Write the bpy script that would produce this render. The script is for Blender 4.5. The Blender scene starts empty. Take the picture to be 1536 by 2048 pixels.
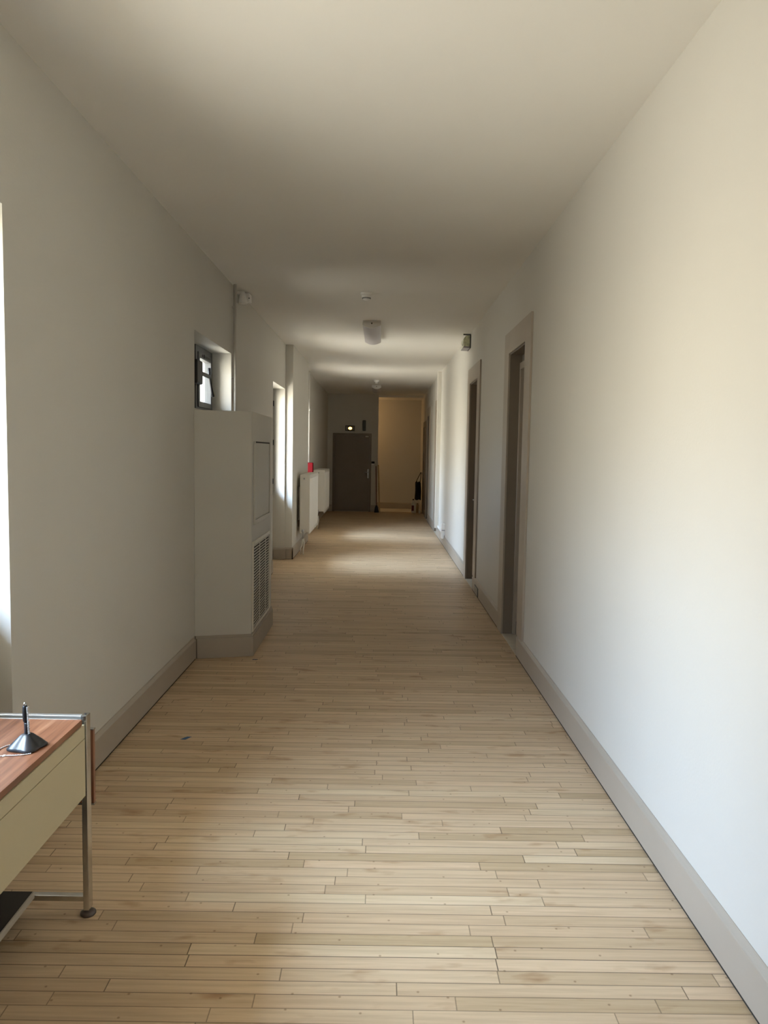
import bpy, bmesh, math, random
from mathutils import Vector, Matrix
random.seed(7)
scene = bpy.context.scene
COL = scene.collection
PI = math.pi

# ------------------------------------------------------------------ geometry helpers
class MB:
    """collects shapes in world coordinates and links them as ONE mesh object"""
    def __init__(self): self.bm = bmesh.new()
    def _merge(self, b2, smooth=False, m=None):
        if m is not None: b2.transform(m)
        for f in b2.faces: f.smooth = smooth
        me = bpy.data.meshes.new('tmp'); b2.to_mesh(me); b2.free()
        self.bm.from_mesh(me); bpy.data.meshes.remove(me); return self
    def box(self, x0, x1, y0, y1, z0, z1, bev=0.0, seg=2, m=None):
        b = bmesh.new(); bmesh.ops.create_cube(b, size=1)
        for v in b.verts:
            v.co = Vector((x0 + (v.co.x + .5) * (x1 - x0), y0 + (v.co.y + .5) * (y1 - y0), z0 + (v.co.z + .5) * (z1 - z0)))
        if bev > 0:
            bmesh.ops.bevel(b, geom=list(b.edges), offset=bev, segments=seg, profile=.5, affect='EDGES')
        return self._merge(b, False, m)
    def prism(self, pts, a, b_, axis='y', bev=0.0, m=None):
        """polygon pts (u,v) extruded from a to b_: axis y -> (u=x,v=z); x -> (u=y,v=z); z -> (u=x,v=y)"""
        def P(u, v, w): return {'y': (u, w, v), 'x': (w, u, v), 'z': (u, v, w)}[axis]
        b = bmesh.new()
        A = [b.verts.new(P(u, v, a)) for u, v in pts]; B = [b.verts.new(P(u, v, b_)) for u, v in pts]
        n = len(pts); b.faces.new(A); b.faces.new(B[::-1])
        for i in range(n): b.faces.new((A[i], B[i], B[(i + 1) % n], A[(i + 1) % n]))
        bmesh.ops.recalc_face_normals(b, faces=b.faces)
        if bev > 0: bmesh.ops.bevel(b, geom=list(b.edges), offset=bev, segments=2, profile=.5, affect='EDGES')
        return self._merge(b, False, m)
    def lathe(self, prof, c=(0, 0, 0), n=32, m=None, smooth=True, fn=None):
        """profile (r,z) spun about z at c; fn(angle) scales the radius"""
        b = bmesh.new(); rings = []
        for r, z in prof:
            ring = []
            for k in range(n):
                a = 2 * PI * k / n; s = fn(a) if fn else 1
                ring.append(b.verts.new((r * s * math.cos(a), r * s * math.sin(a), z)))
            rings.append(ring)
        for i in range(len(rings) - 1):
            for k in range(n):
                b.faces.new((rings[i][k], rings[i][(k + 1) % n], rings[i + 1][(k + 1) % n], rings[i + 1][k]))
        b.faces.new(rings[0][::-1]); b.faces.new(rings[-1])
        bmesh.ops.recalc_face_normals(b, faces=b.faces)
        M = Matrix.Translation(c)
        if m is not None: M = M @ m
        self._merge(b, smooth, M); return self
    def tube(self, pts, r, n=10, closed=False):
        """round tube swept along a polyline"""
        pts = [Vector(p) for p in pts]; b = bmesh.new(); rings = []; N = len(pts)
        up = None
        for i, p in enumerate(pts):
            if closed: t = pts[(i + 1) % N] - pts[i - 1]
            else: t = pts[min(i + 1, N - 1)] - pts[max(i - 1, 0)]
            t.normalize()
            if up is None:
                up = t.orthogonal().normalized()
            up = (up - t * up.dot(t)).normalized(); w = t.cross(up)
            rr = r[i] if isinstance(r, (list, tuple)) else r
            rings.append([b.verts.new(p + (up * math.cos(2 * PI * k / n) + w * math.sin(2 * PI * k / n)) * rr) for k in range(n)])
        for i in range(N if closed else N - 1):
            A, B = rings[i], rings[(i + 1) % N]
            for k in range(n): b.faces.new((A[k], A[(k + 1) % n], B[(k + 1) % n], B[k]))
        if not closed: b.faces.new(rings[0][::-1]); b.faces.new(rings[-1])
        bmesh.ops.recalc_face_normals(b, faces=b.faces)
        return self._merge(b, True)
    def build(self, name, mat, parent=None, origin=None):
        o_ = Vector(origin) if origin is not None else Vector((0, 0, 0))
        base = o_
        if parent is not None:
            base = world_loc(parent); 
        for v in self.bm.verts: v.co -= base
        me = bpy.data.meshes.new(name); self.bm.to_mesh(me); self.bm.free()
        me.materials.append(mat)
        o = bpy.data.objects.new(name, me); COL.objects.link(o)
        if parent is not None: o.parent = parent
        else: o.location = base
        return o

def world_loc(o):
    v = Vector((0, 0, 0))
    while o is not None: v += o.location; o = o.parent
    return v
def tag(o, label=None, cat=None, group=None, kind=None):
    if label: o['label'] = label
    if cat: o['category'] = cat
    if group: o['group'] = group
    if kind: o['kind'] = kind
    return o
def thing(name, label, cat, loc, group=None, kind=None):
    o = bpy.data.objects.new(name, None); COL.objects.link(o); o.location = loc
    o.empty_display_size = .1
    return tag(o, label, cat, group, kind)
def copy_tree(o, parent=None):
    c = o.copy(); COL.objects.link(c); c.parent = parent
    for ch in list(o.children): copy_tree(ch, c)
    return c

# ------------------------------------------------------------------ materials
def new_mat(name):
    m = bpy.data.materials.new(name); m.use_nodes = True
    nt = m.node_tree; b = nt.nodes['Principled BSDF']; return m, nt, b
def simple(name, col, rough=.5, metal=0.0, noise=0.06, scale=9.0, bump=0.0, bscale=120.0, spec=.5, emit=None, estr=0):
    m, nt, b = new_mat(name); N, L = nt.nodes, nt.links
    b.inputs['Roughness'].default_value = rough; b.inputs['Metallic'].default_value = metal
    b.inputs['Specular IOR Level'].default_value = spec
    tc = N.new('ShaderNodeTexCoord'); nz = N.new('ShaderNodeTexNoise')
    nz.inputs['Scale'].default_value = scale; nz.inputs['Detail'].default_value = 4
    L.new(tc.outputs['Object'], nz.inputs['Vector'])
    r = N.new('ShaderNodeValToRGB'); L.new(nz.outputs['Fac'], r.inputs['Fac'])
    r.color_ramp.elements[0].position = .3; r.color_ramp.elements[1].position = .7
    r.color_ramp.elements[0].color = (*[c * (1 - noise) for c in col], 1)
    r.color_ramp.elements[1].color = (*[min(1, c * (1 + noise)) for c in col], 1)
    L.new(r.outputs['Color'], b.inputs['Base Color'])
    if bump > 0:
        n2 = N.new('ShaderNodeTexNoise'); n2.inputs['Scale'].default_value = bscale; n2.inputs['Detail'].default_value = 3
        L.new(tc.outputs['Object'], n2.inputs['Vector'])
        bp = N.new('ShaderNodeBump'); bp.inputs['Strength'].default_value = bump; bp.inputs['Distance'].default_value = .002
        L.new(n2.outputs['Fac'], bp.inputs['Height']); L.new(bp.outputs['Normal'], b.inputs['Normal'])
    if emit:
        b.inputs['Emission Color'].default_value = (*emit, 1); b.inputs['Emission Strength'].default_value = estr
    return m
WALL = (.61, .593, .55)
M = {}
M['wall'] = simple('wall_paint', WALL, .55, noise=.012, scale=1.5, bump=.25, bscale=90, spec=.3)
M['ceiling'] = simple('ceiling_paint', (.77, .757, .72), .7, noise=.012, scale=1.2, bump=.2, bscale=70, spec=.2)
M['trim'] = simple('taupe_gloss_paint', (.40, .35, .29), .4, noise=.03, scale=3)
M['leaf'] = simple('door_brown_paint', (.21, .175, .14), .45, noise=.05, scale=3)
M['leaf_light'] = simple('door_taupe_paint', (.28, .235, .185), .45, noise=.05, scale=3)
M['casing_paint'] = simple('duct_casing_paint', (.58, .565, .52), .5, noise=.015, scale=2, spec=.3)
M['alu'] = simple('dark_grey_aluminium', (.10, .105, .11), .45, noise=.05)
M['white'] = simple('white_enamel', (.78, .76, .71), .35, noise=.015, scale=2)
M['white_plastic'] = simple('white_plastic', (.84, .83, .81), .4, noise=.02)
M['grille'] = simple('grille_white', (.68, .65, .58), .45, noise=.02)
M['dark'] = simple('dark_fill', (.02, .018, .015), .8, noise=.1)  # near-black; also paints shade in gaps and behind the grille
M['black'] = simple('black_plastic', (.012, .012, .014), .5, noise=.15, spec=.3)
M['black_satin'] = simple('black_satin_plastic', (.03, .033, .04), .36, noise=.1)
M['chrome'] = simple('brushed_chrome', (.62, .62, .61), .24, metal=1, noise=.06, scale=40)
M['rail'] = simple('polished_rail', (.80, .80, .79), .42, metal=1, noise=.04)
M['steel'] = simple('dull_steel', (.5, .5, .5), .35, metal=1, noise=.05)
M['cream'] = simple('cream_lacquer', (.52, .45, .29), .5, noise=.02, scale=3)
M['shelf'] = simple('black_laminate', (.012, .011, .010), .4, noise=.15)
M['edge'] = simple('pale_edge_band', (.45, .41, .34), .5)
M['glide'] = simple('brown_glide', (.10, .075, .065), .3)
M['red'] = simple('red_enamel', (.10, .0012, .003), .6, noise=.04, spec=.1)
M['label_red'] = simple('dark_red_label', (.16, .012, .02), .5)
M['tape'] = simple('blue_tape', (.03, .11, .26), .5, noise=.08, scale=60)
M['tape_dark'] = simple('dark_blue_tape', (.025, .045, .09), .5, noise=.08, scale=60)
M['cord'] = simple('silver_bead_cord', (.78, .78, .80), .3, noise=.02)
M['lens'] = simple('frosted_diffuser', (.50, .48, .50), .45, noise=.02)
M['glass_green'] = simple('green_tinted_acrylic', (.58, .60, .42), .3, noise=.3, scale=22)
M['exit_on'] = simple('lit_sign_face', (.9, .6, .2), .4, emit=(1, .62, .16), estr=5.0)
M['exit_dim'] = simple('pale_sign_panel', (.35, .33, .36), .4)
M['exit_box'] = simple('black_sign_box', (.03, .03, .02), .4)
M['bag'] = simple('black_fabric', (.014, .012, .012), .9, noise=.2, scale=30, bump=.4)
M['broom_red'] = simple('red_brown_stick', (.16, .05, .035), .5, noise=.1)
M['broom_blue'] = simple('dark_bristles', (.02, .025, .04), .9, noise=.3, scale=80, bump=.5)
M['stick'] = simple('pale_wood_stick', (.50, .37, .21), .6, noise=.12, scale=14)
M['jug'] = simple('cloudy_plastic', (.74, .70, .62), .3, noise=.03)
M['stone'] = simple('pale_threshold_stone', (.62, .57, .48), .5, noise=.08, scale=14)
M['grey_dark'] = simple('dark_grey_metal', (.075, .08, .08), .5)

def mat_glass():
    m, nt, b = new_mat('window_glass'); N, L = nt.nodes, nt.links
    N.remove(b); out = N['Material Output']
    t = N.new('ShaderNodeBsdfTransparent'); t.inputs['Color'].default_value = (.95, .97, .97, 1)
    g = N.new('ShaderNodeBsdfGlossy'); g.inputs['Roughness'].default_value = .03
    mx = N.new('ShaderNodeMixShader'); mx.inputs['Fac'].default_value = .06
    L.new(t.outputs[0], mx.inputs[1]); L.new(g.outputs[0], mx.inputs[2]); L.new(mx.outputs[0], out.inputs['Surface'])
    return m
M['glass'] = mat_glass()

def mat_floor():
    """narrow oak strips laid across the corridor (long side along x)"""
    m, nt, b = new_mat('oak_strip_floor'); N, L = nt.nodes, nt.links
    def math_(op, a, c=None, clamp=False):
        n = N.new('ShaderNodeMath'); n.operation = op; n.use_clamp = clamp
        for i, v in enumerate((a, c)):
            if v is None: continue
            if isinstance(v, (int, float)): n.inputs[i].default_value = v
            else: L.new(v, n.inputs[i])
        return n.outputs[0]
    tc = N.new('ShaderNodeTexCoord'); sp = N.new('ShaderNodeSeparateXYZ'); L.new(tc.outputs['Object'], sp.inputs[0])
    X, Y = sp.outputs['X'], sp.outputs['Y']
    Wd = .0585
    yr = math_('DIVIDE', math_('ADD', Y, 50.0), Wd); row = math_('FLOOR', yr); fy = math_('SUBTRACT', yr, row)
    w1 = N.new('ShaderNodeTexWhiteNoise'); w1.noise_dimensions = '1D'; L.new(row, w1.inputs['W'])
    w2 = N.new('ShaderNodeTexWhiteNoise'); w2.noise_dimensions = '1D'; L.new(math_('ADD', row, .37), w2.inputs['W'])
    ln = math_('ADD', math_('MULTIPLY', w1.outputs['Value'], .45), .55)
    xr = math_('DIVIDE', math_('ADD', math_('ADD', X, 30.0), math_('MULTIPLY', w2.outputs['Value'], 1.9)), ln)
    colm = math_('FLOOR', xr); fx = math_('SUBTRACT', xr, colm)
    cmb = N.new('ShaderNodeCombineXYZ'); L.new(row, cmb.inputs[0]); L.new(colm, cmb.inputs[1])
    w3 = N.new('ShaderNodeTexWhiteNoise'); w3.noise_dimensions = '2D'; L.new(cmb.outputs[0], w3.inputs['Vector'])
    rnd = w3.outputs['Value']
    # grain: noise stretched along x, shifted per plank
    gv = N.new('ShaderNodeCombineXYZ')
    L.new(math_('ADD', math_('MULTIPLY', X, 2.6), math_('MULTIPLY', rnd, 37.0)), gv.inputs[0])
    L.new(math_('MULTIPLY', Y, 62.0), gv.inputs[1]); L.new(math_('MULTIPLY', rnd, 11.0), gv.inputs[2])
    g = N.new('ShaderNodeTexNoise'); g.inputs['Scale'].default_value = 1; g.inputs['Detail'].default_value = 5; g.inputs['Roughness'].default_value = .6
    L.new(gv.outputs[0], g.inputs['Vector'])
    base = N.new('ShaderNodeValToRGB'); cr = base.color_ramp
    cr.elements[0].position = 0; cr.elements[0].color = (.51, .38, .235, 1)
    cr.elements[1].position = 1; cr.elements[1].color = (.68, .545, .375, 1)
    for p, c in ((.25, (.60, .445, .295)), (.55, (.645, .495, .335)), (.8, (.665, .50, .34))):
        e = cr.elements.new(p); e.color = (*c, 1)
    L.new(rnd, base.inputs['Fac'])
    gr = N.new('ShaderNodeValToRGB'); L.new(g.outputs['Fac'], gr.inputs['Fac'])
    gr.color_ramp.elements[0].position = .28; gr.color_ramp.elements[0].color = (.77, .72, .655, 1)
    gr.color_ramp.elements[1].position = .62; gr.color_ramp.elements[1].color = (1.04, 1.03, 1.0, 1)
    mul = N.new('ShaderNodeMix'); mul.data_type = 'RGBA'; mul.blend_type = 'MULTIPLY'; mul.inputs['Factor'].default_value = .9
    L.new(base.outputs['Color'], mul.inputs['A']); L.new(gr.outputs['Color'], mul.inputs['B'])
    # knots and dark worn stains
    kv = N.new('ShaderNodeCombineXYZ'); L.new(math_('MULTIPLY', X, 5.0), kv.inputs[0]); L.new(math_('MULTIPLY', Y, 14.0), kv.inputs[1]); L.new(rnd, kv.inputs[2])
    kn = N.new('ShaderNodeTexNoise'); kn.inputs['Scale'].default_value = 1; kn.inputs['Detail'].default_value = 3; L.new(kv.outputs[0], kn.inputs['Vector'])
    kr = N.new('ShaderNodeValToRGB'); L.new(kn.outputs['Fac'], kr.inputs['Fac'])
    kr.color_ramp.elements[0].position = .60; kr.color_ramp.elements[0].color = (1, 1, 1, 1)
    kr.color_ramp.elements[1].position = .76; kr.color_ramp.elements[1].color = (.62, .48, .36, 1)
    vo = N.new('ShaderNodeTexVoronoi'); vo.voronoi_dimensions = '2D'; vo.inputs['Scale'].default_value = 6.0; L.new(tc.outputs['Object'], vo.inputs['Vector'])
    vr = N.new('ShaderNodeValToRGB'); L.new(vo.outputs['Distance'], vr.inputs['Fac'])
    vr.color_ramp.elements[0].position = .012; vr.color_ramp.elements[0].color = (.42, .33, .26, 1)
    vr.color_ramp.elements[1].position = .034; vr.color_ramp.elements[1].color = (1, 1, 1, 1)
    mk = N.new('ShaderNodeMix'); mk.data_type = 'RGBA'; mk.blend_type = 'MULTIPLY'; mk.inputs['Factor'].default_value = .8
    L.new(mul.outputs['Result'], mk.inputs['A']); L.new(kr.outputs['Color'], mk.inputs['B'])
    mk2 = N.new('ShaderNodeMix'); mk2.data_type = 'RGBA'; mk2.blend_type = 'MULTIPLY'; mk2.inputs['Factor'].default_value = .7
    L.new(mk.outputs['Result'], mk2.inputs['A']); L.new(vr.outputs['Color'], mk2.inputs['B'])
    # joints between strips
    ey = math_('MULTIPLY', math_('MINIMUM', fy, math_('SUBTRACT', 1.0, fy)), Wd)
    ex = math_('MULTIPLY', math_('MINIMUM', fx, math_('SUBTRACT', 1.0, fx)), ln)
    dmin = math_('MINIMUM', ey, ex)
    gap = math_('SUBTRACT', 1.0, math_('DIVIDE', math_('SUBTRACT', dmin, .0008), .0016, True), True)
    gapv = math_('MULTIPLY', gap, math_('ADD', math_('MULTIPLY', w1.outputs['Value'], .4), .55))
    mg = N.new('ShaderNodeMix'); mg.data_type = 'RGBA'; L.new(gapv, mg.inputs['Factor'])
    L.new(mk2.outputs['Result'], mg.inputs['A']); mg.inputs['B'].default_value = (.10, .065, .035, 1)
    L.new(mg.outputs['Result'], b.inputs['Base Color'])
    b.inputs['Specular IOR Level'].default_value = .42
    rr = math_('ADD', math_('MULTIPLY', g.outputs['Fac'], .18), .40); L.new(rr, b.inputs['Roughness'])
    bp = N.new('ShaderNodeBump'); bp.inputs['Strength'].default_value = .35; bp.inputs['Distance'].default_value = .0012
    L.new(math_('SUBTRACT', math_('MULTIPLY', g.outputs['Fac'], .25), gap), bp.inputs['Height']); L.new(bp.outputs['Normal'], b.inputs['Normal'])
    return m
M['floor'] = mat_floor()

def mat_walnut():
    m, nt, b = new_mat('walnut_laminate'); N, L = nt.nodes, nt.links
    tc = N.new('ShaderNodeTexCoord'); mp = N.new('ShaderNodeMapping'); mp.inputs['Scale'].default_value = (55, 3.2, 3)
    mp.inputs['Rotation'].default_value = (0, 0, .12)
    L.new(tc.outputs['Object'], mp.inputs[0])
    n = N.new('ShaderNodeTexNoise'); n.inputs['Scale'].default_value = 1; n.inputs['Detail'].default_value = 6; n.inputs['Distortion'].default_value = .5
    L.new(mp.outputs[0], n.inputs['Vector'])
    r = N.new('ShaderNodeValToRGB'); L.new(n.outputs['Fac'], r.inputs['Fac']); cr = r.color_ramp
    cr.elements[0].position = .25; cr.elements[0].color = (.10, .034, .016, 1)
    cr.elements[1].position = .78; cr.elements[1].color = (.42, .215, .12, 1)
    e = cr.elements.new(.45); e.color = (.215, .085, .042, 1)
    e = cr.elements.new(.6); e.color = (.29, .125, .066, 1)
    L.new(r.outputs['Color'], b.inputs['Base Color']); b.inputs['Roughness'].default_value = .3
    return m
M['walnut'] = mat_walnut()

# ------------------------------------------------------------------ dimensions
LX, RX, H = -1.4214, 1.1251, 3.1614
PX = -1.31            # pilaster face
L2 = -1.455           # left wall beyond the last window
YB, YE, YA = -4.2, 20.85, 22.1
OUT = -1.86           # outside face of the left wall
REV = -1.60           # inner face of the window frames
HEAD = 2.515

# ------------------------------------------------------------------ shell
f = MB().box(-3.2, RX + .4, YB - .2, YA + .2, -.12, 0)
tag(f.build('floor', M['floor']), 'pale worn oak strip floor laid across the corridor', 'floor', kind='structure')
f = MB().box(-2.95, RX, YE + .08, YA, 0, .004)
tag(f.build('floor_alcove', M['stone']), 'pale bare floor of the alcove beyond the end wall', 'floor', kind='structure')
c = MB().box(-3.2, RX + .4, YB - .2, YE + .2, H, H + .15)
tag(c.build('ceiling', M['ceiling']), 'long plain white ceiling of the corridor', 'ceiling', kind='structure')
c = MB().box(-3.2, RX + .4, YE + .2, YA + .2, 3.10, H + .15)
tag(c.build('ceiling_alcove', M['ceiling']), 'slightly lower ceiling of the alcove beyond the end wall', 'ceiling', kind='structure')

WIN = {  # y0, y1, sill, wall plane
    'window_1': (1.62, 2.94, .95), 'window_2': (6.68, 7.32, 1.93), 'window_3': (10.12, 11.38, .95),
    'window_4': (13.85, 15.10, .95), 'window_5': (-2.60, -1.28, .95)}
w = MB()
ys = sorted(WIN.values())
prev = YB - .2
for (y0, y1, sill) in ys:
    face = L2 if y0 > 13 else LX
    if sill > 1.5:      # splayed near jamb of the small window
        w.box(OUT, LX, prev, 5.89, 0, H).box(OUT, LX, 5.89, y0, 0, sill).box(OUT, LX, 5.89, y0, HEAD, H)
        w.prism([(OUT, 5.89), (LX, 5.89), (REV - .07, y0), (OUT, y0)], sill, HEAD, 'z')
    else: w.box(OUT, LX, prev, y0, 0, H)
    w.box(OUT, face, y0, y1, HEAD, H)
    if sill > 1.5: w.box(OUT, LX, y0, y1, 0, sill)
    else: w.box(OUT, REV + .005, y0, y1, 0, sill)
    prev = y1
w.box(OUT, L2, prev, YE + .2, 0, H)
w.box(LX, PX, 11.42, 13.80, 0, H)
tag(w.build('wall_left', M['wall']), 'left corridor wall with window niches and a shallow pilaster', 'wall', kind='structure')

DOORS = [5.86, 8.86, 14.89, 17.85]
OPEN = [(d + .23, d + .99) for d in DOORS] + [(19.45, 20.5)]
TH = .24
w = MB(); prev = YB - .2
for (y0, y1) in OPEN:
    w.box(RX, RX + TH, prev, y0, 0, H)
    w.box(RX, RX + TH, y0, y1, 2.5 if y0 < 19 else 2.3, H)
    w.box(RX + TH - .04, RX + TH, y0, y1, 0, 2.5)
    prev = y1
w.box(RX, RX + TH, prev, YA + .2, 0, H)
tag(w.build('wall_right', M['wall']), 'right corridor wall with the row of recessed doors', 'wall', kind='structure')

DX0, DX1, DH = -1.31, -.265, 2.11    # end door, outer frame
XE = -.09                              # free end of the end wall
w = MB().box(-3.1, DX0 + .03, YE, YE + .2, 0, H).box(DX1 - .03, XE, YE, YE + .2, 0, H).box(DX0 + .03, DX1 - .03, YE, YE + .2, DH - .03, H)
w.box(DX0 + .03, DX1 - .03, YE + .12, YE + .2, 0, DH - .03)
tag(w.build('wall_end', M['wall']), 'shaded end wall around the brown end door', 'wall', kind='structure')
w = MB().box(-3.0, RX + .2, YA, YA + .15, 0, H)
tag(w.build('wall_alcove', M['wall']), 'warm lit back wall of the alcove right of the end door', 'wall', kind='structure')
w = MB().box(-3.1, -2.95, YE + .2, YA, 0, H)
tag(w.build('wall_passage', M['wall']), 'far side wall of the passage hidden behind the end wall', 'wall', kind='structure')
w = MB().box(OUT, RX + .2, YB - .15, YB, 0, H)
tag(w.build('wall_rear', M['wall']), 'plain rear wall behind the viewer', 'wall', kind='structure')

# ------------------------------------------------------------------ baseboards
BT, BH = .018, .176
def bb_prof(x, s):
    return [(x, .012), (x + s * BT, .012), (x + s * BT, .152), (x + s * (BT - .002), .156), (x + s * .012, .160), (x + s * .005, .170), (x + s * .003, BH), (x, BH)]
def base_y(mb, x, s, y0, y1): mb.prism(bb_prof(x, s), y0, y1, 'y')
def base_x(mb, y, s, x0, x1): mb.prism(bb_prof(y, s), x0, x1, 'x')
b = MB()
for y0, y1 in ((YB, -2.60), (-1.28, 1.62), (2.94, 5.84), (7.2, 10.10)): base_y(b, LX, 1, y0, y1)
base_x(b, 11.38, -1, REV + .02, LX + .02); base_x(b, 11.42, -1, LX, PX + .017)
base_y(b, PX, 1, 11.402, 13.80)
base_y(b, L2, 1, 15.12, 20.83)
bl = tag(b.build('baseboard_left', M['trim']), 'taupe baseboard along the left wall and pilaster', 'baseboard', kind='structure')
g = MB()
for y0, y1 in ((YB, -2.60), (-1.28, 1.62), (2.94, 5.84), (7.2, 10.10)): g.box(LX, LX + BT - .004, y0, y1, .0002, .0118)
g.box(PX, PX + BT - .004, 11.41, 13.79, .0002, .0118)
g.build('gap_shade_strip', M['dark'], bl)  # solid dark strip, painted shade for the gap under the baseboard
b = MB(); prev = YB
for i, d in enumerate(DOORS):
    base_y(b, RX, -1, prev, d + .23); prev = d + 1.22
base_y(b, RX, -1, prev, 19.40); base_y(b, RX, -1, 20.6, YA)
br = tag(b.build('baseboard_right', M['trim']), 'taupe baseboard along the right wall between the doors', 'baseboard', kind='structure')
g = MB(); prev = YB
for i, d in enumerate(DOORS):
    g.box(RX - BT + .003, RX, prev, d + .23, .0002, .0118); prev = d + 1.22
g.build('gap_shade_strip', M['dark'], br)  # same painted shade under the right baseboard
b = MB(); base_x(b, YE, -1, L2, DX0 - .01); base_x(b, YE, -1, DX1 + .01, XE); base_y(b, XE, 1, YE - .018, YE + .2)
tag(b.build('baseboard_end', M['trim']), 'short dark baseboard pieces beside the end door', 'baseboard', kind='structure')
b = MB(); base_x(b, YA, -1, -2.95, RX - .02)
tag(b.build('baseboard_alcove', M['trim']), 'brown baseboard along the back wall of the alcove', 'baseboard', kind='structure')

# ------------------------------------------------------------------ windows in the left wall
def make_window(name, label, two):
    y0, y1, sill = WIN[name]
    t = thing(name, label, 'window', (REV, (y0 + y1) / 2, sill), kind='structure')
    x0, x1 = REV - .065, REV; fw = .055; z0, z1 = sill, HEAD
    fr = MB()
    fr.box(x0, x1, y0, y0 + fw, z0, z1, .003); fr.box(x0, x1, y1 - fw, y1, z0, z1, .003)
    fr.box(x0, x1, y0 + fw, y1 - fw, z1 - fw, z1, .003); fr.box(x0, x1, y0 + fw, y1 - fw, z0, z0 + fw, .003)
    fr.build('window_frame', M['alu'], t)
    sash = [(y0 + fw, y1 - fw)] if not two else [(y0 + fw, (y0 + y1) / 2), ((y0 + y1) / 2, y1 - fw)]
    for k, (a, e) in enumerate(sash):
        s = MB(); sw = .05; xa, xb = REV - .05, REV + .012; za, zb = z0 + fw, z1 - fw
        s.box(xa, xb, a, a + sw, za, zb, .003); s.box(xa, xb, e - sw, e, za, zb, .003)
        s.box(xa, xb, a + sw, e - sw, zb - sw, zb, .003); s.box(xa, xb, a + sw, e - sw, za, za + sw, .003)
        so = s.build('sash', M['alu'], t)
        MB().box(REV - .028, REV - .022, a + sw, e - sw, za + sw, zb - sw).build('pane', M['glass'], so)
        hg = MB()
        for zz in (za + .16, (za + zb) / 2, zb - .16):
            ye = a + .004 if k == 0 and two else e - .004
            hg.tube([(REV + .016, ye, zz - .04), (REV + .016, ye, zz + .04)], .009, 8)
        if two: hg.build('hinge', M['black'], so)
    if two:
        hm = MB(); ym = (y0 + y1) / 2 + .03; zm = (z0 + z1) / 2 - .05
        hm.box(REV + .012, REV + .022, ym - .015, ym + .015, zm - .07, zm + .07, .003)
        hm.tube([(REV + .02, ym, zm), (REV + .05, ym, zm), (REV + .055, ym, zm - .02), (REV + .055, ym, zm - .11)], .008, 8)
        hm.build('window_handle', M['black'], t)
    return t
make_window('window_1', 'tall window in the deep niche beside the walnut desk', True)
w2 = make_window('window_2', 'small grey framed window above the boxed duct casing', False)
make_window('window_3', 'tall window in the niche just beyond the duct casing', True)
make_window('window_4', 'tall window hidden behind the pilaster near the radiators', True)
make_window('window_5', 'tall window in the left wall behind the viewer', True)
# latch and stay of the small window, and the slot in its top rail
op = MB()
yl, zl = 6.50, 2.27
op.box(REV + .012, REV + .055, yl + .0, yl + .21, zl - .10, zl + .10, .015, 3)
op.box(REV + .03, REV + .055, yl + .19, yl + .50, zl - .02, zl + .015, .008)
op.tube([(REV + .045, yl + .49, zl + .075), (REV + .045, yl + .50, zl + .0), (REV + .055, yl + .53, zl - .10), (REV + .065, yl + .56, zl - .175)], [.013, .012, .011, .013], 8)
op.build('window_opener', M['black'], w2)
sl = MB().box(REV + .011, REV + .016, 6.86, 7.17, 2.425, 2.447, .0024).lathe([(.0, 0), (.017, 0), (.017, .007), (0, .008)], (REV + .012, 6.93, 2.437), 16, Matrix.Rotation(PI / 2, 4, 'Y'))
sl.build('vent_slot', M['black'], w2)

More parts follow.
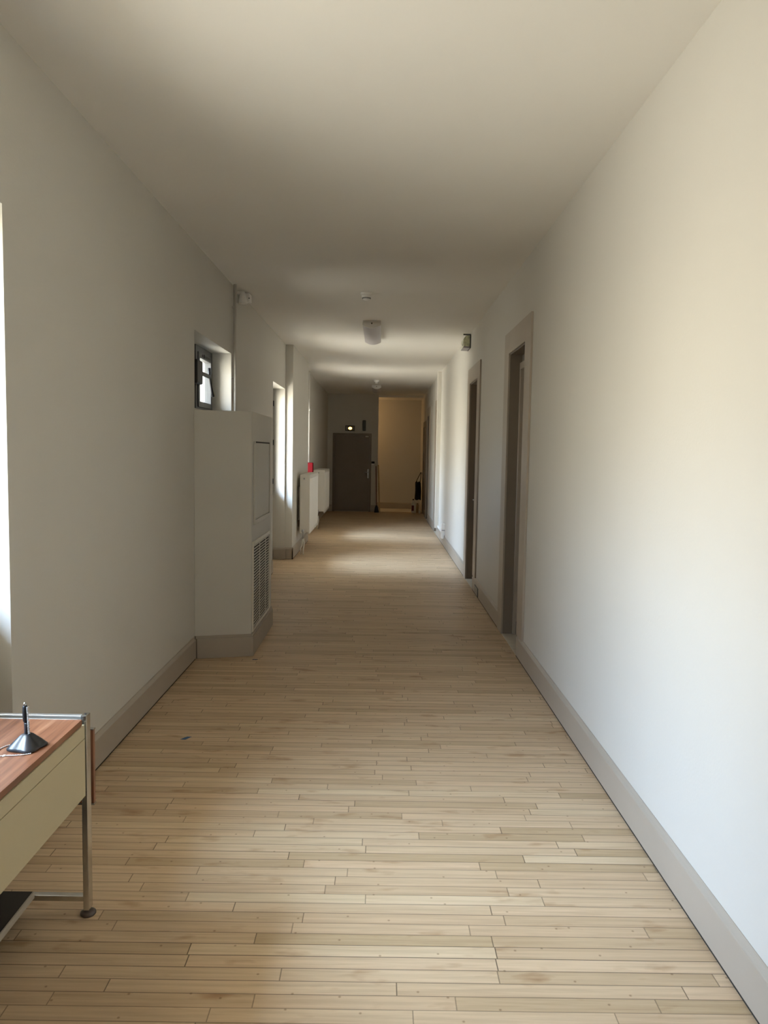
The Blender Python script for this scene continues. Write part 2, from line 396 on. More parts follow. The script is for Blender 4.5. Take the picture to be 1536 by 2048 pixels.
# ------------------------------------------------------------------ doors in the right wall
def make_door(d, label, handle):
    o0, o1 = d + .23, d + .99; t = thing('door_1', label, 'door', (RX, d + .61, 0), kind='structure')
    ct = .018
    cs = MB()
    cs.box(RX - ct, RX, d, o0, BH, 2.69, .002); cs.box(RX - ct, RX, o1, d + 1.22, 0.0, 2.69, .002); cs.box(RX - ct, RX, o0, o1, 2.5, 2.69, .002)
    cs.build('casing', M['trim'], t)
    j = MB()   # lining of the recess, then the inner frame round the leaf
    x1 = RX + .10
    j.box(RX - .004, x1, o0 - .0, o0 + .012, 0, 2.5); j.box(RX - .004, x1, o1 - .012, o1, 0, 2.5); j.box(RX - .004, x1, o0 + .012, o1 - .012, 2.488, 2.5)
    j.build('lining', M['leaf'], t)
    fr = MB()
    fr.box(x1 - .02, x1 + .05, o0 + .012, o0 + .055, 0, 2.42, .003); fr.box(x1 - .02, x1 + .05, o1 - .055, o1 - .012, 0, 2.42, .003)
    fr.box(x1 - .02, x1 + .05, o0 + .055, o1 - .055, 2.36, 2.42, .003); fr.box(x1 + .02, x1 + .05, o0 + .012, o1 - .012, 2.42, 2.488)
    fr.build('door_frame', M['trim'], t)
    lf = MB().box(x1 + .012, x1 + .05, o0 + .072, o1 - .072, .012, 2.345, .003)
    lf.box(x1 + .004, x1 + .014, o0 + .15, o1 - .15, .95, 2.22, .004); lf.box(x1 + .004, x1 + .014, o0 + .15, o1 - .15, .22, .80, .004)
    lo = lf.build('leaf', M['leaf_light'], t)
    MB().box(x1 + .03, x1 + .036, o0 + .055, o0 + .072, .01, 2.36).box(x1 + .03, x1 + .036, o1 - .072, o1 - .055, .01, 2.36).box(x1 + .03, x1 + .036, o0 + .072, o1 - .072, 2.345, 2.36).build('leaf_gap_shade', M['dark'], t)  # dark strips painting the shade in the gap between frame and leaf
    kp = MB().box(x1 + .002, x1 + .012, o0 + .07, o1 - .07, .02, .13, .003); kp.build('kick_rail', M['grey_dark'], lo)
    yh = o1 - .085
    hd = MB()
    if handle: hd.box(x1 + .004, x1 + .014, yh - .018, yh + .018, .90, 1.12, .004)
    if handle: hd.tube([(x1 + .01, yh, 1.04), (x1 - .045, yh, 1.04), (x1 - .05, yh - .02, 1.04), (x1 - .05, yh - .11, 1.035)], .009, 10)
    if handle: hd.build('lever_handle', M['chrome'], lo)
    MB().box(RX - .012, x1 + .01, o0 + .012, o1 - .012, 0, .006, .002).build('threshold', M['stone'], t)
    return t
labs = ['nearest recessed door on the right wall, in a wide taupe casing', 'second recessed door on the right, with a small shiny latch',
        'third right-hand door, just behind the white vertical trunking', 'fourth right-hand door, last before the dark end of the corridor']
make_door(DOORS[0], labs[0], False)
d2 = make_door(DOORS[1], labs[1], True)
for k in range(2, 4):
    dk = copy_tree(d2); dk.name = 'door_%d' % (k + 1); dk.location.y = DOORS[k] + .61; dk['label'] = labs[k]
# fifth door: plain brown leaf flush with the wall, beside the alcove
t5 = thing('door_5', 'brown door in the shadows beside the alcove, hung with a bag', 'door', (RX, 19.975, 0), kind='structure')
MB().box(RX - .018, RX, 19.36, 19.47, 0, 2.42, .002).box(RX - .018, RX, 20.48, 20.59, 0, 2.42, .002).box(RX - .018, RX, 19.47, 20.48, 2.28, 2.42, .002).build('casing', M['leaf'], t5)
lf5 = MB().box(RX + .004, RX + .044, 19.475, 20.475, .008, 2.275, .003).build('leaf', M['leaf'], t5)
MB().box(RX - .004, RX + .006, 20.33, 20.37, .94, 1.16, .003).tube([(RX, 20.35, 1.09), (RX - .055, 20.35, 1.09), (RX - .06, 20.33, 1.09), (RX - .06, 20.23, 1.088)], .009, 10).build('lever_handle', M['steel'], lf5)

# end door
t6 = thing('door_6', 'closed dark brown door in the end wall under the exit light', 'door', ((DX0 + DX1) / 2, YE, 0), kind='structure')
fr = MB(); y0, y1 = YE - .03, YE + .09
fr.box(DX0, DX0 + .06, y0, y1, 0, DH, .004); fr.box(DX1 - .06, DX1, y0, y1, 0, DH, .004); fr.box(DX0 + .06, DX1 - .06, y0, y1, DH - .06, DH, .004)
fr.build('door_frame', M['leaf'], t6)
lf = MB().box(DX0 + .063, DX1 - .063, YE - .005, YE + .04, .012, DH - .063, .003)
lo = lf.build('leaf', M['leaf'], t6)
MB().box(-.37, -.325, YE - .013, YE - .003, .905, 1.15, .004).tube([(-.348, YE - .01, 1.065), (-.348, YE - .055, 1.065), (-.365, YE - .062, 1.065), (-.46, YE - .062, 1.06)], .010, 10) \
    .lathe([(0, 0), (.011, 0), (.011, .006), (0, .007)], (-.348, YE - .012, .965), 14, Matrix.Rotation(PI / 2, 4, 'X')).build('lever_handle', M['steel'], lo)
MB().box(-.43, -.345, YE - .02, YE - .004, 2.012, 2.045, .004).build('door_contact', M['white_plastic'], lo)
MB().box(DX0 + .063, DX1 - .063, YE - .02, YE + .04, 0, .008, .002).build('threshold', M['stone'], t6)

# ------------------------------------------------------------------ duct casing
dx = -1.0; dy0, dy1 = 5.88, 7.06; dh = 1.915
t = thing('duct_casing', 'boxed-in painted duct casing with vent grille, standing under the small window', 'casing', (-1.2, 6.45, 0))
body = MB().prism([(LX, 5.87), (dx, 5.975), (dx, dy1), (LX, dy1)], 0, dh, 'z', .004)
bo = body.build('casing_body', M['casing_paint'], t)
base = MB()
p0, p1 = Vector((LX, 5.87)), Vector((dx, 5.975)); dd = (p1 - p0).normalized(); nn = Vector((dd.y, -dd.x)) * BT
base.prism([(p0.x, p0.y + .002), (p1.x + .002, p1.y + .002), (p1.x + BT, p1.y + nn.y), (p0.x + nn.x + .02, p0.y + nn.y)], .002, BH - .02, 'z')
base.prism([(p0.x, p0.y + .002), (p1.x + .002, p1.y + .002), (p1.x + BT * .5, p1.y + nn.y * .5), (p0.x + nn.x * .5 + .01, p0.y + nn.y * .5)], BH - .021, BH, 'z')
base.box(dx - .002, dx + BT, 5.965, dy1, .002, BH - .02); base.box(dx - .002, dx + BT * .5, 5.968, dy1, BH - .021, BH)
base.build('casing_baseboard', M['trim'], t)
# access panel: raised frame with a lid, dark finger slot along its top
ya, yb, za, zb = 6.06, 6.90, 1.03, 1.685
pn = MB(); fwd = .035
pn.box(dx, dx + .012, ya, ya + fwd, za, zb, .002); pn.box(dx, dx + .012, yb - fwd, yb, za, zb, .002)
pn.box(dx, dx + .012, ya + fwd, yb - fwd, za, za + fwd, .002)
pn.box(dx, dx + .005, ya + fwd + .006, yb - fwd - .006, za + fwd + .006, zb - .012, .002)
po = pn.build('access_panel', M['casing_paint'], t)
MB().box(dx, dx + .008, ya + .09, yb - .01, zb - .009, zb + .001).build('finger_slot', M['dark'], po)
ga, gb, gz0, gz1 = 5.995, 6.90, .185, .90
gr = MB(); gf = .03
gr.box(dx, dx + .012, ga, ga + gf, gz0, gz1, .002); gr.box(dx, dx + .012, gb - gf, gb, gz0, gz1, .002)
gr.box(dx, dx + .012, ga + gf, gb - gf, gz1 - gf, gz1, .002); gr.box(dx, dx + .012, ga + gf, gb - gf, gz0, gz0 + .02, .002)
for q in (.40, .78): gr.box(dx + .0015, dx + .0055, ga + gf + (gb - ga - 2 * gf) * q - .008, ga + gf + (gb - ga - 2 * gf) * q + .008, gz0 + .02, gz1 - gf)
n = 28; zz0, zz1 = gz0 + .022, gz1 - gf
for k in range(n):
    z = zz0 + (k + .5) * (zz1 - zz0) / n
    gr.box(dx + .0015, dx + .005, ga + gf - .002, gb - gf + .002, z - .0045, z + .0045)
go = gr.build('ventilation_grille', M['grille'], t)
MB().box(dx - .001, dx + .0012, ga + gf, gb - gf, gz0 + .02, gz1 - gf).build('grille_shade_backing', M['dark'], go)  # dark sheet on the solid casing, painted shade between the blades

# ------------------------------------------------------------------ pipes, alarm, siren
p = MB().tube([(LX + .026, 7.36, dh + .002), (LX + .026, 7.36, H)], .0145, 16)
for z in (2.05, 3.0): p.tube([(LX, 7.36, z), (LX + .012, 7.36, z)], .018, 12)
p = MB().tube([(LX + .026, 7.36, 0.0), (LX + .026, 7.36, H)], .0145, 16)
for z in (2.3, 2.95): p.box(LX, LX + .03, 7.35, 7.37, z - .008, z + .008)
tag(p.build('heating_pipe', M['wall'], origin=(LX + .026, 7.36, 0)), 'white painted vertical pipe beside the small window, down to the casing', 'pipe')
p = MB().tube([(L2 + .03, 15.16, 1.39), (L2 + .03, 15.16, H)], .0145, 12)
for z in (2.42, 3.02): p.box(L2, L2 + .05, 15.145, 15.175, z - .02, z + .02, .003)
tag(p.build('conduit_pipe', M['white_plastic'], origin=(L2 + .03, 15.16, 1.39)), 'thin white conduit dropping from the ceiling to the red box', 'pipe')
a = MB().box(L2, L2 + .125, 15.10, 15.22, 1.12, 1.39, .018, 3)
t = thing('fire_alarm_box', 'small red fire alarm box on the left wall above the radiators', 'alarm', (L2, 15.16, 1.12))
a.build('alarm_housing', M['red'], t)
MB().box(L2 + .122, L2 + .128, 15.12, 15.20, 1.18, 1.34, .002).build('alarm_front', M['label_red'], t)

t = thing('wall_siren', 'small white flared alarm siren high on the left wall beside the pipe', 'siren', (LX, 7.66, 3.1))
MB().box(LX, LX + .105, 7.70, 7.82, 3.075, 3.152, .006).build('siren_box', M['white_plastic'], t)
MB().box(LX + .06, LX + .064, 7.697, 7.702, 3.085, 3.15).box(LX + .095, LX + .106, 7.697, 7.701, 3.098, 3.106).build('box_seam', M['dark'], t)
s = MB().lathe([(.018, .0), (.026, -.02), (.033, -.05), (.041, -.085), (.046, -.112), (.043, -.118), (.0, -.112)], (LX + .052, 7.62, 3.15), 32, smooth=True, fn=lambda a: 1 + .045 * math.cos(8 * a))
so = s.build('siren_horn', M['white_plastic'], t)
MB().box(LX, LX + .04, 7.605, 7.635, 3.12, 3.15, .004).build('horn_bracket', M['white_plastic'], t)

# ------------------------------------------------------------------ ceiling fittings
t = thing('smoke_detector', 'white round smoke detector nearest on the ceiling', 'smoke detector', (-.168, 7.63, H), 'ceiling smoke detectors')
MB().lathe([(.058, 0), (.06, -.008), (.057, -.022), (.052, -.026)], (-.168, 7.63, H), 36).build('detector_base', M['white_plastic'], t)
hd = MB().lathe([(.050, -.025), (.050, -.036), (.044, -.045), (.040, -.050), (.038, -.060), (.028, -.070), (.014, -.076), (0.002, -.077)], (-.168, 7.63, H), 36).build('detector_head', M['white_plastic'], t)
ring = MB()
for k in range(18):
    a = 2 * PI * k / 18
    ring.box(.0385, .0415, -.0045, .0045, -.060, -.050, m=Matrix.Translation((-.168, 7.63, H)) @ Matrix.Rotation(a, 4, 'Z'))
ring.build('sensor_slots', M['grey_dark'], hd)
c2 = copy_tree(t); c2.location = (-.128, 16.73, H); c2['label'] = 'white smoke detector further down the ceiling, near the end'

def lum_profile(cx, sx=1.0):
    # cross-section: flat on the ceiling, short sides, bowed underside
    pts = [(cx - .104, H), (cx - .108, H - .045)]
    for k in range(9):
        u = k / 8; pts.append((cx - .104 + .208 * u, H - .052 - .035 * math.sin(PI * u)))
    pts += [(cx + .108, H - .045), (cx + .104, H)]
    return pts
t = thing('ceiling_light', 'unlit white bulkhead light with bowed diffuser, nearest on the ceiling', 'ceiling light', (-.137, 9.95, H), 'ceiling lights')
cx = -.137; ya, yb = 9.22, 10.68
pf = lum_profile(cx)
MB().prism(pf[1:-1], ya + .02, yb - .02, 'y').build('diffuser', M['lens'], t)
MB().box(cx - .1, cx + .1, ya, yb, H - .03, H, .003).build('light_tray', M['white_plastic'], t)
for (a_, b_) in ((ya, ya + .022), (yb - .022, yb)):
    e = MB().prism([(cx + (u - cx) * 1.02, H + (v - H) * 1.02) for u, v in pf], a_, b_, 'y')
    eo = e.build('end_cap', M['white_plastic'], t)
MB().prism([(cx - .012, H - .025), (cx + .012, H - .025), (cx, H - .045)], ya - .006, ya + .002, 'y').build('latch', M['dark'], t)
c2 = copy_tree(t); c2.location = (-.134, 18.75, H); c2['label'] = 'second unlit bulkhead light, far down the ceiling before the end wall'

# green exit sign block on the right wall
t = thing('exit_sign', 'clear green running-man exit block high on the right wall', 'exit sign', (RX, 10.1, 3.0))
MB().box(RX - .014, RX, 9.98, 10.30, 2.965, 3.14, .004).build('back_plate', M['grey_dark'], t)
pts = [(RX - .012, 3.135)] + [(RX - .012 - .085 * math.sin(a), 3.055 + .08 * math.cos(a)) for a in [k * PI / 2 / 8 for k in range(1, 9)]] + [(RX - .088, 2.99), (RX - .012, 2.985)]
MB().prism(pts, 9.985, 10.295, 'y').build('sign_body', M['glass_green'], t)
MB().prism([(RX - .015, 2.985), (RX - .089, 2.99), (RX - .098, 2.968), (RX - .015, 2.965)], 9.985, 10.295, 'y').build('sign_skirt', M['exit_dim'], t)
MB().box(RX - .100, RX - .012, 9.978, 9.984, 3.125, 3.142).box(RX - .016, RX - .009, 9.978, 9.984, 2.97, 3.14).build('end_trim', M['grey_dark'], t)
r = MB(); xr = RX - .099   # running figure and arrow on the face towards the corridor
r.box(xr - .001, xr + .004, 10.06, 10.08, 3.0, 3.045).box(xr - .001, xr + .004, 10.04, 10.10, 3.022, 3.032).box(xr - .001, xr + .004, 10.15, 10.25, 3.015, 3.03)
r.build('pictogram', M['white_plastic'], t)

# exit light over the end door
t = thing('exit_light', 'small black emergency exit light glowing yellow above the end door', 'exit sign', (-.85, YE, 2.17))
MB().box(-.975, -.725, YE - .06, YE, 2.165, 2.315, .006).build('light_box', M['exit_box'], t)
MB().lathe([(0, 0), (.045, 0), (.043, .008), (.0, .012)], (-.845, YE - .060, 2.24), 24, Matrix.Rotation(PI / 2, 4, 'X') @ Matrix.Diagonal((1.1, .8, 1, 1))).build('lit_window', M['exit_on'], t)
MB().box(-.955, -.915, YE - .064, YE - .058, 2.19, 2.29, .002).build('arrow_panel', M['exit_dim'], t)
MB().box(-.785, -.762, YE - .064, YE - .058, 2.20, 2.285, .002).build('side_strip', M['exit_dim'], t)
tag(MB().box(-.513, -.423, YE - .05, YE + .006, 2.175, 2.465, .02, 3).build('door_retainer', M['grey_dark'], origin=(-.468, YE, 2.17)), 'narrow dark grey wall unit above right corner of end door', 'wall unit')
t = thing('access_reader', 'small black and white access reader on wall right of end door', 'card reader', (-.23, YE, 1.25))
MB().box(-.262, -.175, YE - .05, YE + .006, 1.305, 1.36, .006).build('reader_top', M['black'], t)
MB().box(-.255, -.185, YE - .045, YE, 1.262, 1.304, .005).build('reader_front', M['white_plastic'], t)

# ------------------------------------------------------------------ radiators
def radiator(label, x0, x1, y0, y1, z0, z1):
    t = thing('radiator', label, 'radiator', ((x0 + x1) / 2, (y0 + y1) / 2, z0), 'white panel radiators')
    fp = MB(); fp.box(x1 - .022, x1, y0 + .004, y1 - .004, z0, z1 - .012, .006, 2)
    n = int((y1 - y0) / .05)
    for k in range(1, n):
        y = y0 + (y1 - y0) * k / n
        fp.prism([(y - .009, x1 - .001), (y + .009, x1 - .001), (y, x1 + .0035)], z0 + .05, z1 - .06, 'z', m=Matrix(((0, 1, 0, 0), (1, 0, 0, 0), (0, 0, 1, 0), (0, 0, 0, 1))))
    fp.build('front_panel', M['white'], t)
    MB().box(x0, x0 + .02, y0 + .01, y1 - .01, z0 + .005, z1 - .015, .004).build('rear_panel', M['white'], t)
    for (a_, b_) in ((y0, y0 + .006), (y1 - .006, y1)):
        MB().box(x0, x1 - .002, a_, b_, z0 + .03, z1, .002).build('side_cover', M['white'], t)
    tg = MB()
    tg.box(x0, x0 + .015, y0, y1, z1 - .012, z1, .002); tg.box(x1 - .022, x1 - .004, y0, y1, z1 - .012, z1, .002)
    m_ = int((y1 - y0) / .03)
    for k in range(m_ + 1):
        y = y0 + .004 + (y1 - y0 - .008) * k / m_; tg.box(x0 + .015, x1 - .022, y - .005, y + .005, z1 - .010, z1 - .002)
    tg.build('top_grille', M['white'], t)
    xm = (x0 + x1) / 2
    MB().lathe([(0, 0), (.014, 0), (.014, .012), (.008, .016), (0, .016)], (xm - .01, y0, z1 - .06), 16, Matrix.Rotation(PI / 2, 4, 'X')).build('air_vent', M['steel'], t)
    v = MB().tube([(xm - .02, y0 - .002, z0 + .045), (xm - .02, y0 - .04, z0 + .045), (xm - .02, y0 - .045, z0 + .03), (xm - .02, y0 - .045, z0 - .07)], .011, 10)
    v.lathe([(.017, 0), (.019, .02), (.017, .045), (.0, .047)], (xm - .02, y0 - .045, z0 + .03), 14)
    vo = v.build('valve', M['steel'], t)
    MB().tube([(xm - .02, y0 - .045, z0 - .06), (xm - .03, y0 - .05, z0 - .15), (xm - .05, y0 - .07, .10), (xm - .05, y0 - .07, .0)], .009, 10) \
        .tube([(xm - .01, y0 - .045, z0 - .06), (xm + .0, y0 - .06, z0 - .16), (xm - .01, y0 - .1, .07), (xm - .01, y0 - .1, .0)], .009, 10).build('supply_pipe', M['white'], t)
    for yy in (y0 + .25, y1 - .25):
        MB().box(x0 - .05, x0 + .004, yy - .015, yy + .015, z0 + .2, z1 - .2).build('wall_bracket', M['white'], t)
    return t
radiator('white panel radiator nearest the viewer, hung on the pilaster', PX + .05, -1.105, 12.03, 13.6, .315, 1.245)
radiator('white panel radiator further away, next to the end door', L2 + .05, -1.17, 16.1, 17.55, .325, 1.225)

# ------------------------------------------------------------------ right wall fittings
tag(MB().box(RX - .075, RX, 14.76, 14.84, BH, H, .003).build('cable_trunking', M['white'], origin=(RX, 14.8, BH)), 'white vertical cable trunking on right wall from ceiling to baseboard', 'trunking')
t = thing('socket_box', 'white double socket box low on the right wall beyond second door', 'socket', (RX, 13.3, .13))
MB().box(RX - .06, RX - .012, 13.26, 13.42, .135, .275, .005).box(RX - .02, RX, 13.26, 13.42, .20, .275).build('lower_socket', M['white_plastic'], t)
MB().box(RX - .055, RX, 13.27, 13.41, .29, .39, .005).build('upper_socket', M['white_plastic'], t)
MB().box(RX - .05, RX, 13.28, 13.40, .272, .292).build('joint', M['exit_dim'], t)
MB().box(RX - .022, RX, 13.42, 14.755, .19, .225, .003).build('cable_duct', M['white_plastic'], t)
t = thing('floor_vent', 'small grey outlet plate set in the baseboard before second door', 'vent', (RX - .018, 8.64, .02))
MB().box(RX - .024, RX - .016, 8.50, 8.80, .015, .115, .002).build('plate', M['grey_dark'], t)
v = MB()
for k in range(5): v.box(RX - .027, RX - .022, 8.52, 8.78, .028 + k * .017, .036 + k * .017)
v.build('slats', M['trim'], t)

# ------------------------------------------------------------------ things by the end wall
def lean_pair(): pass
t = thing('broom', 'broom with dark bristles leaning in the corner right of end door', 'broom', (-.10, 20.62, 0))
MB().tube([(-.105, 20.60, .17), (-.135, 20.835, 1.24)], .012, 10).build('broom_handle', M['broom_red'], t)
MB().prism([(-.165, .0), (-.035, .0), (-.06, .13), (-.085, .19), (-.125, .19), (-.15, .13)], 20.575, 20.635, 'y', .006).build('broom_head', M['broom_blue'], t)
s = MB().prism([(-.010, .002), (.014, .002), (-.118, 1.30), (-.140, 1.30)], 20.62, 20.66, 'y')
s = MB(); A = Vector((-.020, 20.57, .0)); B = Vector((-.075, 20.835, 1.27))
ax = (B - A).normalized(); R_ = ax.to_track_quat('Z', 'Y').to_matrix().to_4x4()
s.box(-.018, .018, -.008, .008, 0.003, (B - A).length, .002, m=Matrix.Translation(A) @ R_)
tag(s.build('wooden_batten', M['stick'], origin=(-.02, 20.57, 0)), 'thin pale wooden batten leaning against the free end of the end wall', 'stick')

t = thing('hanging_bag', 'tall black bag hanging by its strap from the shadowed door handle', 'bag', (.99, 20.25, .38))
bg = MB(); b2 = bmesh.new(); bmesh.ops.create_cube(b2, size=1)
bmesh.ops.subdivide_edges(b2, edges=list(b2.edges), cuts=5, use_grid_fill=True)
for v in b2.verts:
    x, y, z = v.co
    k = 1 - .12 * (z + .5) + .05 * math.sin(7 * z + 3 * x)
    v.co = Vector((.985 + x * .165 * k, 20.25 + y * .12 * k * (1 - .5 * abs(x)), .61 + z * .46 + .012 * math.sin(9 * x)))
bmesh.ops.bevel(b2, geom=[e for e in b2.edges if e.calc_face_angle(0) > .8], offset=.018, segments=3, profile=.5, affect='EDGES')
bg._merge(b2, True); bg.build('bag_body', M['bag'], t)
MB().tube([(.93, 20.25, .83), (.95, 20.25, .90), (1.0, 20.25, 1.0), (1.045, 20.25, 1.095), (1.052, 20.25, 1.104), (1.058, 20.25, 1.095), (1.05, 20.25, .98), (1.035, 20.25, .83)], .009, 8).build('strap', M['bag'], t)
MB().box(.92, .965, 20.22, 20.28, .825, .868, .012).build('buckle', M['black'], t)

t = thing('plastic_jug', 'cloudy plastic jug with dark red label on floor by the alcove', 'jug', (.895, 20.62, 0))
MB().prism([(-.065, -.06), (.065, -.06), (.065, .06), (-.065, .06)], 0.0, .235, 'z', .018, m=Matrix.Translation((.895, 20.62, 0))) \
    .lathe([(.058, .22), (.052, .26), (.03, .31), (.018, .335), (.018, .35)], (.880, 20.62, 0), 20).build('jug_body', M['jug'], t)
MB().tube([(.90, 20.62, .335), (.945, 20.62, .325), (.953, 20.62, .27), (.95, 20.62, .22)], .010, 8).build('jug_handle', M['jug'], t)
MB().lathe([(.021, 0), (.021, .03), (.018, .034), (0, .034)], (.880, 20.62, .345), 18).build('jug_cap', M['black'], t)
MB().box(.835, .898, 20.555, 20.562, .06, .21).build('jug_label', M['label_red'], t)
t = thing('spray_can', 'small brown container standing right of the plastic jug', 'bottle', (1.0, 20.72, 0))
MB().lathe([(.036, 0), (.038, .01), (.038, .18), (.03, .21), (.014, .225)], (1.0, 20.72, 0), 20).build('can_body', M['stick'], t)
MB().lathe([(.015, .222), (.015, .25), (.0, .252)], (1.0, 20.72, 0), 14).build('can_cap', M['black'], t)
tag(MB().lathe([(.020, 0), (.024, .01), (.022, .075), (.012, .085), (0, .086)], (1.045, 20.5, 0), 18).build('white_cup', M['white'], origin=(1.045, 20.5, 0)), 'tiny white stopper standing on the floor below the black bag', 'stopper')

# ------------------------------------------------------------------ desk with pen stand
DT = .709; XR = -.985; YF = 2.59; XLft = -1.57; YN = 1.68
t = thing('desk', 'walnut topped desk with chrome legs and cream side panel at lower left', 'desk', ((XR + XLft) / 2, (YF + YN) / 2, 0))
MB().box(XLft + .02, XR - .003, YN + .03, 2.522, .689, DT, .0012).build('desk_top', M['walnut'], t)
lg = .030
for yy in (YF - .042, YN):
    for xx in (XLft, XR - .018):
        l = MB().box(xx - .0, xx + .020, yy, yy + .036, .022, DT + .004, .002)
        lo = l.build('leg', M['chrome'], t)
        MB().lathe([(.006, .008), (.006, .03)], (xx + .010, yy + .018, 0), 10).lathe([(.024, 0), (.027, .004), (.026, .010), (.018, .015), (.006, .018)], (xx + .010, yy + .018, 0), 24).build('foot_glide', M['glide'], lo)
        MB().lathe([(0, 0), (.004, 0), (.004, .001), (0, .0012)], (xx + .010, yy + .018, DT + .004), 12).build('leg_plug', M['black'], lo)
for yy in (YF - .036, YN + .006):
    MB().box(XLft + .02, XR - .018, yy, yy + .024, .052, .072, .002).build('stretcher', M['chrome'], t)
    MB().box(XLft + .02, XR - .018, yy, yy + .018, DT - .02, DT + .002, .002).build('end_rail', M['rail'], t)
MB().box(XLft + .02, XR - .018, 2.520, 2.526, DT - .018, DT + .0012, .0006).build('edge_strip', M['rail'], t)
MB().box(XR - .012, XR + .001, YN + .04, 2.535, .640, .688, .0015).build('apron_panel', M['cream'], t)
MB().box(XR - .012, XR + .001, YN + .04, 2.535, .440, .638, .0015).build('side_panel', M['cream'], t)
MB().box(XLft + .004, XLft + .016, YN + .04, 2.535, .440, .688, .0015).build('side_panel', M['cream'], t)
MB().box(XLft + .03, XR - .02, YN + .04, 2.53, .60, .689).build('drawer_box', M['cream'], t)
ep = MB().box(XLft + .0, XR + .006, YF + .006, YF + .022, .385, .645, .001)
eo = ep.build('end_panel', M['walnut'], t)
MB().box(XLft, XR + .008, YF + .005, YF + .023, .645, .650, .001).box(XLft, XR + .008, YF + .005, YF + .023, .378, .385, .001).build('panel_rim', M['chrome'], eo)
sh = MB().box(XLft + .03, -1.172, YN + .04, 2.54, .075, .095, .001).build('lower_shelf', M['shelf'], t)
MB().box(-1.172, -1.166, YN + .04, 2.54, .072, .0955, .001).build('shelf_edge', M['edge'], sh)

px, py = -1.058, 2.275
t = thing('pen_stand', 'black counter pen standing in its holder on the desk', 'pen stand', (px, py, DT))
def lobed(a): return 1 + .13 * math.cos(4 * (a - .55))
MB().lathe([(.046, 0), (.050, .002), (.051, .006), (.046, .011), (.036, .022), (.024, .034), (.016, .042), (.012, .044)], (px, py, DT), 64, fn=lobed).build('stand_base', M['black_satin'], t)
MB().lathe([(.0075, .040), (.0075, .075), (.0065, .078)], (px, py, DT), 20).build('pen_socket', M['black_satin'], t)
pm = Matrix.Translation((px, py, DT)) @ Matrix.Rotation(-.035, 4, 'Y')
pe = MB().lathe([(.0055, .05), (.0058, .080), (.0078, .083), (.0085, .10), (.0082, .115), (.0070, .126), (.0050, .131)], (0, 0, 0), 20)
pe.bm.transform(pm); po = pe.build('pen', M['black'], t)
tp = MB().lathe([(.0048, .130), (.0045, .135), (.0025, .139), (.0008, .141)], (0, 0, 0), 14); tp.bm.transform(pm); tp.build('pen_tip', M['chrome'], po)
pts = []
for k in range(241):
    u = k / 240; a = u * 2 * PI * 19
    z = .128 - .086 * u; off = .0105 - .001 * u
    pts.append((px - .0012 + off - .004 * (1 - u) + .0028 * math.cos(a), py - .004 + .0028 * math.sin(a), DT + z))
MB().tube(pts, .0009, 6).build('coiled_cord', M['cord'], t)
pts = []; X0, Y0 = px - .02, py - .055
# cord loop lying on the desk in front of the base and round its left side
path = [(px + .034, py - .050), (px + .015, py - .060), (px - .01, py - .066), (px - .03, py - .068), (px - .047, py - .072), (px - .062, py - .066), (px - .072, py - .045), (px - .073, py - .018), (px - .064, py + .006), (px - .048, py + .02)]
def spline(P, n=10):
    P = [Vector((*q, 0)) for q in P]; out = []
    for i in range(len(P) - 1):
        a = P[max(i - 1, 0)]; b_ = P[i]; c_ = P[i + 1]; d_ = P[min(i + 2, len(P) - 1)]
        for k in range(n):
            s_ = k / n; out.append(.5 * ((2 * b_) + (c_ - a) * s_ + (2 * a - 5 * b_ + 4 * c_ - d_) * s_ ** 2 + (3 * b_ - a - 3 * c_ + d_) * s_ ** 3))
    out.append(P[-1]); return out
q = spline(path)
MB().tube([(v.x, v.y, DT + .0018 + .0004 * math.sin(i * 2.2)) for i, v in enumerate(q)], [.0017 + .0005 * math.sin(i * 2.2) for i in range(len(q))], 8).build('desk_cord', M['cord'], t)
MB().lathe([(.0055, .0002), (.006, .0015), (.004, .004), (0, .0042)], (px - .036, py - .069, DT), 14).build('cord_stop', M['cord'], t)

# ------------------------------------------------------------------ bits of tape on the floor
def tape(label, cx, cy, pts, m):
    tag(MB().prism([(cx + u, cy + v) for u, v in pts], .0002, .0012, 'z').build('tape_scrap', m, origin=(cx, cy, 0)), label, 'tape')
tape('scrap of bright blue tape on the floor near the desk', -1.073, 4.217, [(-.024, -.022), (.006, -.026), (.030, .018), (.004, .020)], M['tape'])
tape('dark scrap of tape on the floor before the duct casing', -.952, 5.865, [(-.020, -.012), (.018, -.010), (.022, .010), (-.018, .012)], M['tape_dark'])

# ------------------------------------------------------------------ daylight
wd = bpy.data.worlds.new('daylight'); scene.world = wd; wd.use_nodes = True
nt = wd.node_tree; N, L = nt.nodes, nt.links; bg = N['Background']
tc = N.new('ShaderNodeTexCoord'); sx = N.new('ShaderNodeSeparateXYZ'); L.new(tc.outputs['Generated'], sx.inputs[0])
mr = N.new('ShaderNodeMapRange'); mr.inputs['From Min'].default_value = -1; L.new(sx.outputs['Z'], mr.inputs['Value'])
cr = N.new('ShaderNodeValToRGB'); L.new(mr.outputs['Result'], cr.inputs['Fac']); r = cr.color_ramp
r.elements[0].position = 0; r.elements[0].color = (.55, .505, .44, 1)      # sunlit gravel and masonry below
r.elements[1].position = 1; r.elements[1].color = (3.0, 3.8, 4.9, 1)
for p_, c_ in ((.46, (.86, .78, .65)), (.51, (1.0, .91, .75)), (.58, (1, .98, .92)), (.70, (1.2, 1.5, 1.98))):
    e = r.elements.new(p_); e.color = (*c_, 1)
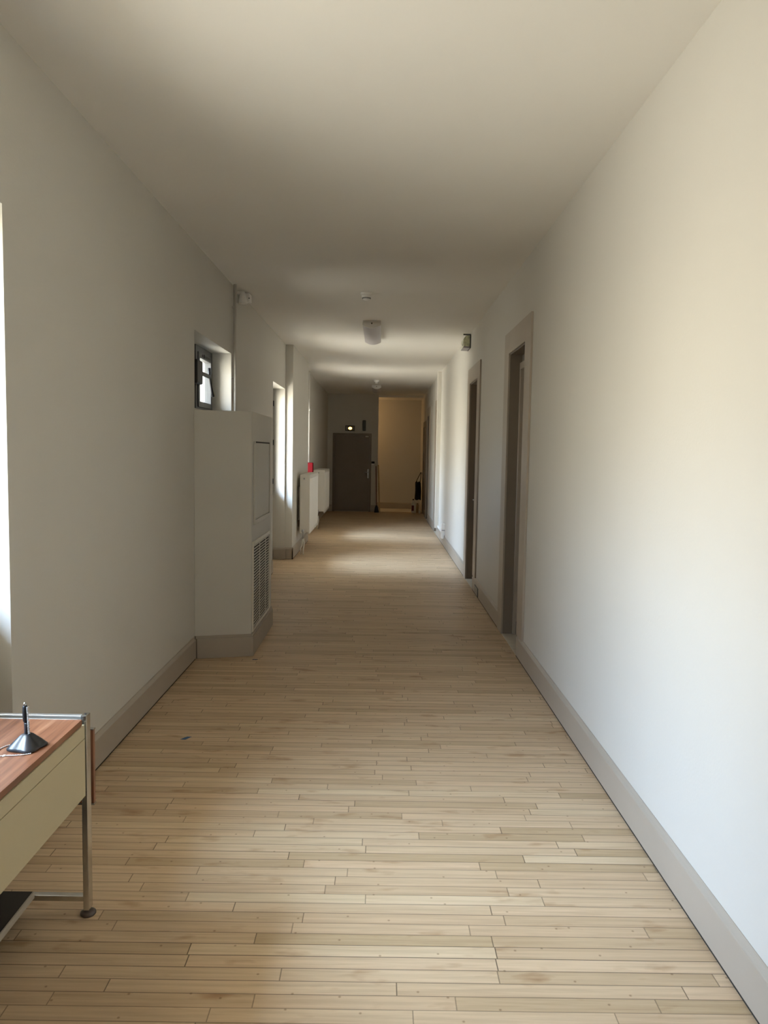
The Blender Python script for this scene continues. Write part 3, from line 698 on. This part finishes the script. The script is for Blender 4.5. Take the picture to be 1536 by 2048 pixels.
# sky brightness shaped by direction: full to the left and behind, dimmed elsewhere
vm = N.new('ShaderNodeVectorMath'); vm.operation = 'MULTIPLY'; vm.inputs[1].default_value = (1, 1, 0); L.new(tc.outputs['Generated'], vm.inputs[0])
vn = N.new('ShaderNodeVectorMath'); vn.operation = 'NORMALIZE'; L.new(vm.outputs[0], vn.inputs[0])
vd = N.new('ShaderNodeVectorMath'); vd.operation = 'DOT_PRODUCT'; vd.inputs[1].default_value = (-.87, -.49, 0); L.new(vn.outputs[0], vd.inputs[0])
az = N.new('ShaderNodeMapRange'); az.interpolation_type = 'SMOOTHSTEP'
az.inputs['From Min'].default_value = .55; az.inputs['From Max'].default_value = .97; az.inputs['To Min'].default_value = .10; az.inputs['To Max'].default_value = 1.0
L.new(vd.outputs['Value'], az.inputs['Value'])
mx = N.new('ShaderNodeMix'); mx.data_type = 'RGBA'; mx.blend_type = 'MULTIPLY'; mx.inputs['Factor'].default_value = 1
L.new(cr.outputs['Color'], mx.inputs['A']); L.new(az.outputs['Result'], mx.inputs['B'])
L.new(mx.outputs['Result'], bg.inputs['Color']); bg.inputs['Strength'].default_value = 30

def portal(name, y0, y1, z0, z1):
    ld = bpy.data.lights.new(name, 'AREA'); ld.shape = 'RECTANGLE'; ld.size = y1 - y0; ld.size_y = z1 - z0
    ld.cycles.is_portal = True
    o = bpy.data.objects.new(name, ld); COL.objects.link(o)
    o.matrix_world = Matrix.Translation((OUT - .02, (y0 + y1) / 2, (z0 + z1) / 2)) @ Matrix(((0, 0, -1, 0), (1, 0, 0, 0), (0, 1, 0, 0), (0, 0, 0, 1))).to_4x4()
    # local -Z must look along +x
    return o
for k_, (y0, y1, s_) in WIN.items(): portal('daylight_' + k_, y0, y1, s_, HEAD)

# warm lamp of the passage behind the end wall
ld = bpy.data.lights.new('passage_lamp', 'POINT'); ld.energy = 16; ld.color = (1, .6, .25); ld.shadow_soft_size = .12
o = bpy.data.objects.new('passage_lamp', ld); COL.objects.link(o); o.location = (-1.15, 21.6, 2.55)

# ------------------------------------------------------------------ camera
yaw, pitch, roll = 0.004879441531252202, 0.07773247215432874, 0.01689737728070856
cy_, sy_, cp, sp_, crr, srr = math.cos(yaw), math.sin(yaw), math.cos(pitch), math.sin(pitch), math.cos(roll), math.sin(roll)
fw = Vector((sy_ * cp, cy_ * cp, -sp_)); rt = Vector((cy_, -sy_, 0)); up = rt.cross(fw)
r2 = crr * rt + srr * up; u2 = -srr * rt + crr * up
cd = bpy.data.cameras.new('camera'); cam = bpy.data.objects.new('camera', cd); COL.objects.link(cam)
cam.matrix_world = Matrix(((r2.x, u2.x, -fw.x, 0), (r2.y, u2.y, -fw.y, 0), (r2.z, u2.z, -fw.z, 1.62), (0, 0, 0, 1)))
cd.sensor_fit = 'VERTICAL'; cd.sensor_height = 36; cd.lens = 36 * 1540 / 2048; cd.clip_start = .05; cd.clip_end = 200
scene.camera = cam

vs = scene.view_settings
scene.display_settings.display_device = 'sRGB'
vs.view_transform = 'Standard'; vs.look = 'None'; vs.exposure = 0.0; vs.gamma = 1.0; vs.use_curve_mapping = False
cy = scene.cycles
cy.max_bounces = 14; cy.diffuse_bounces = 10; cy.glossy_bounces = 4; cy.transparent_max_bounces = 12
cy.use_denoising = True; cy.caustics_reflective = False; cy.caustics_refractive = False
cy.sample_clamp_indirect = 6
